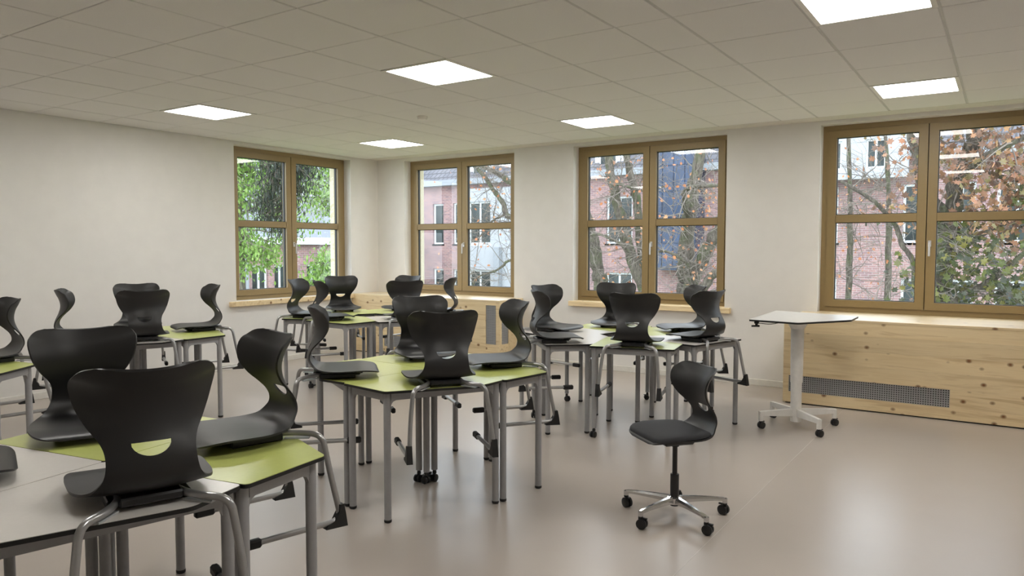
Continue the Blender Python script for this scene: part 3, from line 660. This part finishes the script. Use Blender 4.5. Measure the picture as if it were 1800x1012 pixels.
BB = thing('brick_building', 'long pink brick building with white windows and a dark slate roof beyond the trees', 'building', (0, 0, 0))
cols = [(-24.5, .75), (-21.6, .75), (-18.7, .75), (-17.3, .7), (-11.6, 1.35), (-9.75, .9), (-7.65, 1.36), (-1.6, 1.36), (1.4, 1.15), (4.85, 1.15), (6.2, .9), (7.9, 1.2), (10.8, 1.2), (13.6, 1.2)]
holes = [(x - w / 2, x + w / 2, z0, z1) for x, w in cols for z0, z1 in ((1.67, 3.9), (-2.0, .3))]
b = MB(); holed(b, -26, 22, -5.4, 5.0, 24, 24.4, holes, 'x'); obj('brick_wall', b.mesh('brick_wall', M['brick']), BB)
for x0_, x1_, z0_, z1_ in holes: far_window(BB, x0_, x1_, z0_, z1_, 24, x1_ - x0_ > .8)
b = MB(); b.box(-26, 22, 23.55, 24.1, 4.85, 5.15); obj('gutter', b.mesh('gutter', M['fascia']), BB)
b = MB(); b.add([(-26, 23.6, 5.1), (22, 23.6, 5.1), (22, 27.2, 7.9), (-26, 27.2, 7.9), (-26, 27.3, 5.1), (22, 27.3, 5.1)], [(0, 1, 2, 3), (1, 5, 2), (0, 3, 4), (3, 2, 5, 4), (0, 4, 5, 1)]); obj('roof', b.mesh('roof', M['slate']), BB)
for x in (-22.5, -15.9, -8.3, -2.2, 9.5):
    b = MB(); b.box(x - .75, x + .75, 24.2, 26.6, 4.6, 7.0); b.box(x - .9, x + .9, 24.0, 26.8, 7.0, 7.15); d = obj('dormer', b.mesh('dormer', M['farwhite']), BB); 
    mb = MB(); mb.box(x - .45, x + .45, 24.12, 24.2, 5.2, 6.6); mb2 = obj('window', mb.mesh('window', M['farwhite']), d)
    b = MB(); b.box(x - .38, x - .04, 24.08, 24.13, 5.28, 6.5); b.box(x + .04, x + .38, 24.08, 24.13, 5.28, 6.5); obj('pane', b.mesh('pane', M['farglass']), d)
b = MB(); holed(b, .6, 4.5, 4.25, 6.9, 23.2, 23.5, [(3.05, 3.75, 4.5, 5.6), (1.5, 2.2, 4.5, 5.6)], 'x'); b.box(.6, 4.5, 23.5, 26.0, 5.7, 6.9); b.box(.45, 4.65, 23.0, 26.2, 6.9, 7.05); b.box(.5, 4.6, 23.0, 23.2, 4.1, 4.25); wd = obj('dormer', b.mesh('dormer', M['render']), BB)
for x0_ in (3.05, 1.5):
    mb = MB(); mb.box(x0_, x0_ + .7, 23.36, 23.4, 4.5, 5.6); obj('pane', mb.mesh('pane', M['farglass']), wd)
    mb = MB()
    for a in ((0, .7, 0, .07), (0, .7, 1.03, 1.1), (0, .07, .07, 1.03), (.63, .7, .07, 1.03), (.31, .39, .07, 1.03)): mb.box(x0_ + a[0], x0_ + a[1], 23.28, 23.355, 4.5 + a[2], 4.5 + a[3])
    obj('window', mb.mesh('window', M['farwhite']), wd)
b = MB(); holed(b, -16.5, -13.6, -5.4, 4.6, 23.6, 23.99, [(-16.3, -14.85, 1.67, 3.9), (-16.3, -14.85, -2.0, .3)], 'x'); obj('rendered_bay', b.mesh('rendered_bay', M['render']), BB)
for z0_, z1_ in ((1.67, 3.9), (-2.0, .3)): far_window(BB, -16.3, -14.85, z0_, z1_, 23.6)
b = MB(); b.box(-14.45, -14.1, 23.3, 23.58, -5.4, 1.5); obj('downpipe_box', b.mesh('downpipe_box', M['fascia']), BB)
st = MB(); st.box(-5.55, -3.5, 22.9, 23.99, .5, 6.2); sto = obj('stair_tower', st.mesh('stair_tower', M['blue']), BB)
for i in range(4):
    for j in range(5): obj('panel', MB().box(-5.52 + i * .51, -5.05 + i * .51, 22.86, 22.899, .55 + j * 1.13, 1.63 + j * 1.13, bev=.01).mesh('panel', M['blue']), sto)
# low wing to the west, seen through the left wall's window
WB = thing('brick_wing', 'low pink brick wing with white windows seen through the left wall window', 'building', (0, 0, 0))
wc = [(10.6, .8), (11.6, .5), (13.15, .85), (14.3, .75), (16.2, .8), (18.2, .8), (20.2, .8)]
holes = [(y - w / 2, y + w / 2, -1.6, .68) for y, w in wc]
b = MB(); holed(b, 4, 23.4, -5.4, 1.62, -20.4, -20, holes, 'y'); obj('brick_wall', b.mesh('brick_wall', M['brick']), WB)
for a in holes: far_window(WB, a[0], a[1], a[2], a[3], -20, True, 'y')
b = MB(); b.box(-24, -19.7, 4, 23.4, 1.62, 1.95); obj('roof_edge', b.mesh('roof_edge', M['farwhite']), WB)
b = MB(); b.box(-24, -20.5, 4, 23.4, 1.95, 3.0); obj('roof', b.mesh('roof', M['fascia']), WB)
b = MB(); b.tube([(-19.85, 12.35, -5.4), (-19.85, 12.35, 1.6)], .09, 8); obj('downpipe', b.mesh('downpipe', M['fascia']), WB)
GB = thing('rendered_building', 'pale grey rendered building with a flat roof high behind the conifer', 'building', (0, 0, 0))
b = MB(); b.box(-36, -27, 14, 31, -5.4, 7.6); obj('wall', b.mesh('wall', M['render']), GB)
b = MB(); b.box(-36.3, -26.8, 13.8, 31.2, 7.6, 7.9); obj('roof_edge', b.mesh('roof_edge', M['fascia']), GB)
for y in (16, 20.5, 25, 29.5): far_window(GB, y, y + 2.2, 4.6, 6.6, -27, True, 'y', -.05)

# ------------------------------------------------------------------ trees
def leaf_mb(mb, p, size, rng, shape='maple'):
    q = Matrix.Translation(p) @ Matrix.Rotation(rng.uniform(0, 6.28), 4, 'Z') @ Matrix.Rotation(rng.uniform(.3, 1.9), 4, 'X') @ Matrix.Rotation(rng.uniform(-.8, .8), 4, 'Y') @ Matrix.Scale(size, 4)
    if shape == 'maple':
        o = [(0, -.5), (.18, -.28), (.5, -.22), (.3, .0), (.46, .3), (.16, .22), (0, .55), (-.16, .22), (-.46, .3), (-.3, 0), (-.5, -.22), (-.18, -.28)]
        vs = [(0, 0, .06)] + [(x, y, -.05 * abs(x)) for x, y in o]; mb.add(vs, [(0, i + 1, (i + 1) % 12 + 1) for i in range(12)], False, q)
    elif shape == 'oval':
        vs = [(0, -.5, 0), (.24, -.1, -.04), (.18, .25, -.03), (0, .5, 0), (-.18, .25, -.03), (-.24, -.1, -.04)]; mb.add(vs, [(0, 1, 2, 3), (0, 3, 4, 5)], False, q)
    else:
        vs = [(0, -.5, 0), (.09, 0, 0), (0, .5, 0), (-.09, 0, 0)]; mb.add(vs, [(0, 1, 2, 3)], False, q)
def grow(mb, rng, p, d, ln, r, depth, tips, droop=0.0):
    pts = [p.copy()]; q = p.copy(); dd = d.normalized(); n = 6
    for i in range(n):
        dd = (dd + Vector((rng.gauss(0, .17), rng.gauss(0, .17), rng.gauss(0, .15) + droop))).normalized(); q = q + dd * ln / n; pts.append(q.copy())
    mb.tube(pts, [r * (1 - .75 * i / n) for i in range(n + 1)], 5 if r < .012 else 7)
    tips += pts[2:]
    if depth > 0:
        for k in range(rng.choice((3, 4, 5))):
            i = rng.randint(1, n - 1); a = Vector((rng.gauss(0, 1), rng.gauss(0, 1), rng.gauss(.1, .8))).normalized(); nd = (dd * .55 + a * .85).normalized()
            grow(mb, rng, pts[i], nd, ln * rng.uniform(.45, .72), r * .5, depth - 1, tips, droop)
def tree(name, label, limbs, seed, leaves, twig_n=26, twig_len=(.5, 1.1), depth=2, droop=0.0, single=0, base=None, zmin=-1.5, cat='tree', lshape='maple', spread=.12, lsize=.11, leafmat_=None, twigr=.013, leaf_ok=None):
    rng = random.Random(seed); root = thing(name, label, cat, base or (limbs[0][0][0][0], limbs[0][0][0][1], -5.4)); B = Vector(root.location)
    tb = MB(); tw = MB(); tips = []; paths = []
    for pts, rr in limbs:
        sp = smooth_path(pts, 5); N = len(sp); rad = [(rr[0] + (rr[1] - rr[0]) * i / (N - 1)) * (1 + .06 * math.sin(i * 1.7 + seed)) for i in range(N)]; tb.tube([v - B + Vector((rng.gauss(0, .12), rng.gauss(0, .12), 0)) * rad[i] for i, v in enumerate(sp)], [r_ * rng.uniform(.9, 1.1) for r_ in rad], 12); paths.append((sp, rad))
    obj('trunk', tb.mesh('trunk', M['bark']), root)
    for _ in range(twig_n):
        sp, rad = rng.choice(paths); i = rng.randint(1, len(sp) - 1)
        if sp[i].z < zmin: continue
        a = Vector((rng.gauss(0, 1), rng.gauss(0, .8), rng.gauss(.2, .7))).normalized(); grow(tw, rng, sp[i] - B, a, rng.uniform(*twig_len), twigr * rng.uniform(.6, 1.1), depth, tips, droop)
    stuff(obj('twigs', tw.mesh('twigs', M['twig']), root))
    if leaves and tips:
        pos = []; guard = 0
        while len(pos) < leaves and guard < leaves * 6:
            guard += 1; t = rng.choice(tips); p_ = t + Vector((rng.gauss(0, spread), rng.gauss(0, spread), rng.gauss(-.03, spread)))
            if leaf_ok and not leaf_ok(p_ + B, rng): continue
            pos.append(p_)
        mats = leafmat_ if isinstance(leafmat_, list) else [leafmat_]
        lm = []
        def rng2(w): return (w.z - 1.75) / 1.5 + .25 * math.sin(w.x * 5.3 + w.z * 3.1) + .18 * math.sin(w.y * 9 + w.x * 13) + .5
        for mm in mats:
            for v in range(3): x = MB(); leaf_mb(x, Vector((0, 0, 0)), 1, rng, lshape); lm.append(x.mesh('leaf', mm))
        pos.sort(key=lambda q: (q + B - Vector((7.7, -7.9, 1.45))).length)
        for p_ in pos[:single]:
            o = obj('leaf', rng.choice(lm if len(mats) == 1 else (lm[3:] if rng2(p_ + B) < .5 else lm[:3])), root, p_, (rng.uniform(0, 6.28), rng.uniform(0, 6.28), rng.uniform(0, 6.28))); s = lsize * rng.uniform(.7, 1.3); o.scale = (s, s, s)
        rest = pos[single:]
        for mi, mm in enumerate(mats):
            lb = MB()
            for p_ in (rest if len(mats) == 1 else [q for q in rest if (rng2(q + B) < .5) == (mi == 1)]): leaf_mb(lb, p_, lsize * rng.uniform(.65, 1.3), rng, lshape)
            if lb.v: stuff(obj('foliage', lb.mesh('foliage', mm), root))
    return root
# bare mossy multi-stem tree before the third window
tree('bare_tree', 'mossy many-stemmed tree with bare twigs and a few orange leaves outside the third window', [
    ([(1.75, 7.1, -5.4), (1.78, 7.1, -2.5), (1.85, 7.1, -.6), (1.95, 7.4, .39), (1.88, 7.5, .89), (1.87, 7.5, 1.55), (1.95, 7.5, 2.25), (2.04, 7.5, 2.86), (2.14, 7.5, 3.43), (2.3, 7.5, 5)], (.24, .10)),
    ([(1.8, 7.1, -.8), (1.5, 6.7, .1), (1.39, 6.6, .42), (1.16, 6.5, 1.02), (.93, 6.5, 1.63), (.75, 6.5, 2.28), (.59, 6.5, 2.9), (.51, 6.5, 3.35), (.35, 6.5, 4.6)], (.15, .085)),
    ([(1.75, 7.1, -.5), (1.3, 7.1, .3), (1.16, 7, .97), (1.02, 7, 1.8), (.94, 7, 2.46), (.78, 7, 3.09), (.68, 7, 3.51), (.6, 7, 4.6)], (.12, .07)),
    ([(1.9, 7.2, -.3), (2.12, 7, .42), (2.24, 7, .83), (2.47, 7, 1.31), (2.67, 7, 1.7), (2.9, 7, 2.09), (3.3, 7, 3.2), (3.6, 7, 4.4)], (.17, .09)),
    ([(2.0, 7.1, -.1), (2.45, 6.7, .4), (2.62, 6.5, .62), (2.81, 6.5, .9), (3.04, 6.5, 1.01), (3.5, 6.4, 1.0)], (.12, .06)),
    ([(1.93, 7.5, 2.1), (2.11, 6.8, 2.3), (2.34, 6.2, 2.59), (2.65, 6, 2.65), (3.14, 6, 2.66), (3.6, 5.9, 2.8)], (.06, .03)),
    ([(1.17, 6.5, 1.2), (1.0, 6.2, 1.51), (.69, 6, 1.7), (.42, 6, 1.75), (.1, 6, 1.65)], (.04, .02)),
    ([(2.2, 7, .8), (2.33, 6.5, 1.09), (2.08, 6.2, 1.35), (1.8, 6.2, 1.39), (1.4, 6.2, 1.3)], (.04, .02)),
    ([(.72, 6.5, 2.6), (.82, 6.3, 2.79), (1.15, 6.2, 2.71), (1.49, 6.2, 2.62), (1.9, 6.2, 2.7)], (.035, .018))],
    11, 420, 130, (.6, 1.3), 2, 0, single=200, leafmat_=M['leaf_orange'], lsize=.075, twigr=.014)
tree('bare_tree', 'bare tree between the second and third windows, its limbs reaching before the second', [
    ([(.1, 7, -5.4), (.12, 7, -2), (.1, 7, .35), (.02, 7, .95), (-.08, 7, 1.47), (-.25, 7, 2.07), (-.5, 6.6, 3.3), (-.7, 6.3, 5)], (.2, .08)),
    ([(-.2, 6.9, 1.9), (-.6, 5.8, 2.0), (-.98, 5, 2.1), (-1.13, 5, 2.17), (-1.23, 5, 2.42), (-1.44, 5, 2.66), (-1.7, 5, 2.99), (-1.96, 5, 3.28), (-2.3, 5, 4)], (.07, .035)),
    ([(-.3, 6.9, 2.3), (-.6, 5.8, 2.6), (-.98, 5, 2.82), (-1.19, 5, 2.94), (-1.44, 5, 3.08), (-1.83, 5, 3.24), (-2.6, 5, 3.5)], (.07, .04)),
    ([(-1.1, 5, 2.2), (-1.23, 5, 2.14), (-1.53, 5, 2.01), (-1.9, 5.1, 1.7)], (.03, .015)),
    ([(0, 7, 1.0), (-.5, 5.8, 1.3), (-.98, 5, 1.21), (-1.23, 5, 1.07), (-1.44, 5, .96), (-1.83, 5, .85), (-2.01, 5, .67), (-2.2, 5, .3)], (.035, .014))],
    23, 260, 110, (.6, 1.3), 2, -.03, single=120, leafmat_=M['leaf_orange'], lsize=.065, twigr=.010)
# copper maple before the right-hand window
def okc(p_, rng):
    e = (p_.x - 6.35) / 1.6 + (p_.z - 2.2) * .05
    return rng.random() < max(.04, min(1, .45 + e))
tree('copper_maple', 'maple with large copper and olive leaves close outside the right-hand window', [
    ([(6.9, 5.2, -5.4), (6.86, 5.1, -2), (6.85, 5, .51), (6.88, 5, 1.51), (6.98, 5, 2.06), (7.05, 5, 2.55), (7.19, 5, 2.96), (7.22, 5, 3.41), (7.3, 5, 4.6)], (.17, .075)),
    ([(7.0, 5, 2.3), (7.2, 4.7, 2.6), (7.41, 4.5, 2.77), (7.61, 4.5, 2.87), (7.82, 4.5, 2.98), (8.4, 4.4, 3.3)], (.055, .03)),
    ([(6.86, 5, .3), (7.0, 4.7, .6), (7.15, 4.5, .78), (7.41, 4.5, .94), (7.66, 4.5, 1.14), (7.87, 4.5, 1.38), (8.4, 4.4, 1.8)], (.055, .03)),
    ([(6.85, 5, .6), (6.6, 5, .8), (6.51, 5, .9), (6.47, 5, 1.27), (6.32, 5, 1.51), (6.22, 5, 1.81), (6.03, 4.6, 2.1), (5.88, 4.5, 2.24), (5.5, 4.5, 2.5)], (.05, .025)),
    ([(6.95, 5, 1.9), (6.65, 4.7, 2.3), (6.57, 4.5, 2.54), (6.51, 4.5, 2.86), (6.44, 4.5, 3.12), (6.37, 4.5, 3.61), (6.2, 4.5, 4.5)], (.075, .04)),
    ([(7.1, 5, 2.7), (7.6, 5.2, 2.5), (8.2, 5.3, 2.4), (8.8, 5.3, 2.5)], (.04, .02)),
    ([(6.9, 5, 1.2), (7.4, 5.2, 1.7), (7.9, 5.4, 1.9), (8.5, 5.4, 2.0)], (.04, .02))],
    37, 3400, 100, (.5, 1.0), 2, -.02, single=280, leafmat_=[M['leaf_copper'], M['leaf_olive']], lsize=.105, spread=.15, leaf_ok=okc)
for i, (x, z) in enumerate(((5.07, 4.2), (5.76, 3.6))):
    tree('slender_tree', ('left' if i == 0 else 'right') + ' of two slender bare trunks outside the right-hand window', [([(x, 8, -5.4), (x + .02, 8, -1), (x + .01, 8, .5), (x, 8, 1.9), (x - .02, 8, 2.6), (x - .1, 8, z)], (.075, .035))],
         51 + i, 120, 45, (.7, 1.5), 2, 0, single=60, leafmat_=M['leaf_orange'], lsize=.06, twigr=.012)
# conifer and broadleaf trees before the left wall's window
def bushy(name, label, c, rad, n, seed, mt, lsize, lshape, trunk_r=.12, twn=30, droop=0):
    rng = random.Random(seed); root = thing(name, label, 'tree', (c[0], c[1], -5.4)); B = Vector(root.location); ctr = Vector(c) - B
    tb = MB(); tb.tube(smooth_path([(0, 0, 0), (.05, .05, ctr.z * .5), (0, 0, ctr.z), (.05, 0, ctr.z + rad[2] * .8)], 4), [trunk_r * (1 - .05 * i) for i in range(13)], 8); obj('trunk', tb.mesh('trunk', M['bark']), root)
    tw = MB(); tips = []
    for k in range(twn):
        z = ctr.z + rng.uniform(-.9, .8) * rad[2]; kk = math.sqrt(max(.05, 1 - ((z - ctr.z) / rad[2]) ** 2)); a = rng.uniform(0, 6.28)
        grow(tw, rng, Vector((0, 0, z)), Vector((math.cos(a), math.sin(a), .1)), rad[0] * kk * rng.uniform(.7, 1.0), .03, 1, tips, droop)
    stuff(obj('branches', tw.mesh('branches', M['bark'] if mt is M['leaf_dark'] else M['twig']), root)); lb = MB()
    for _ in range(n):
        t = rng.choice(tips); leaf_mb(lb, t + Vector((rng.gauss(0, .16), rng.gauss(0, .16), rng.gauss(-.05, .14))), lsize * rng.uniform(.6, 1.4), rng, lshape)
    stuff(obj('foliage', lb.mesh('foliage', mt), root))
bushy('conifer', 'dark drooping conifer outside the left wall window', (-5.6, 2.85, 3.5), (.75, .75, 1.75), 6000, 61, M['leaf_dark'], .15, 'needle', .12, 60, -.12)
bushy('leafy_tree', 'bright green leafy tree left of the conifer', (-8.9, 4.1, 2.9), (1.8, 1.5, 1.9), 15000, 62, M['leaf_green'], .095, 'oval', .10, 60, -.05)
bushy('leafy_tree', 'bright green shrubby tree low behind the conifer', (-7.0, 5.6, .1), (1.1, 1.1, 1.4), 9000, 63, M['leaf_green'], .095, 'oval', .07, 44)
bushy('leafy_tree', 'pale green tree top right of the conifer', (-9.6, 8.6, 3.7), (1.4, 1.4, 1.5), 6000, 64, M['leaf_green'], .10, 'oval', .1, 40)
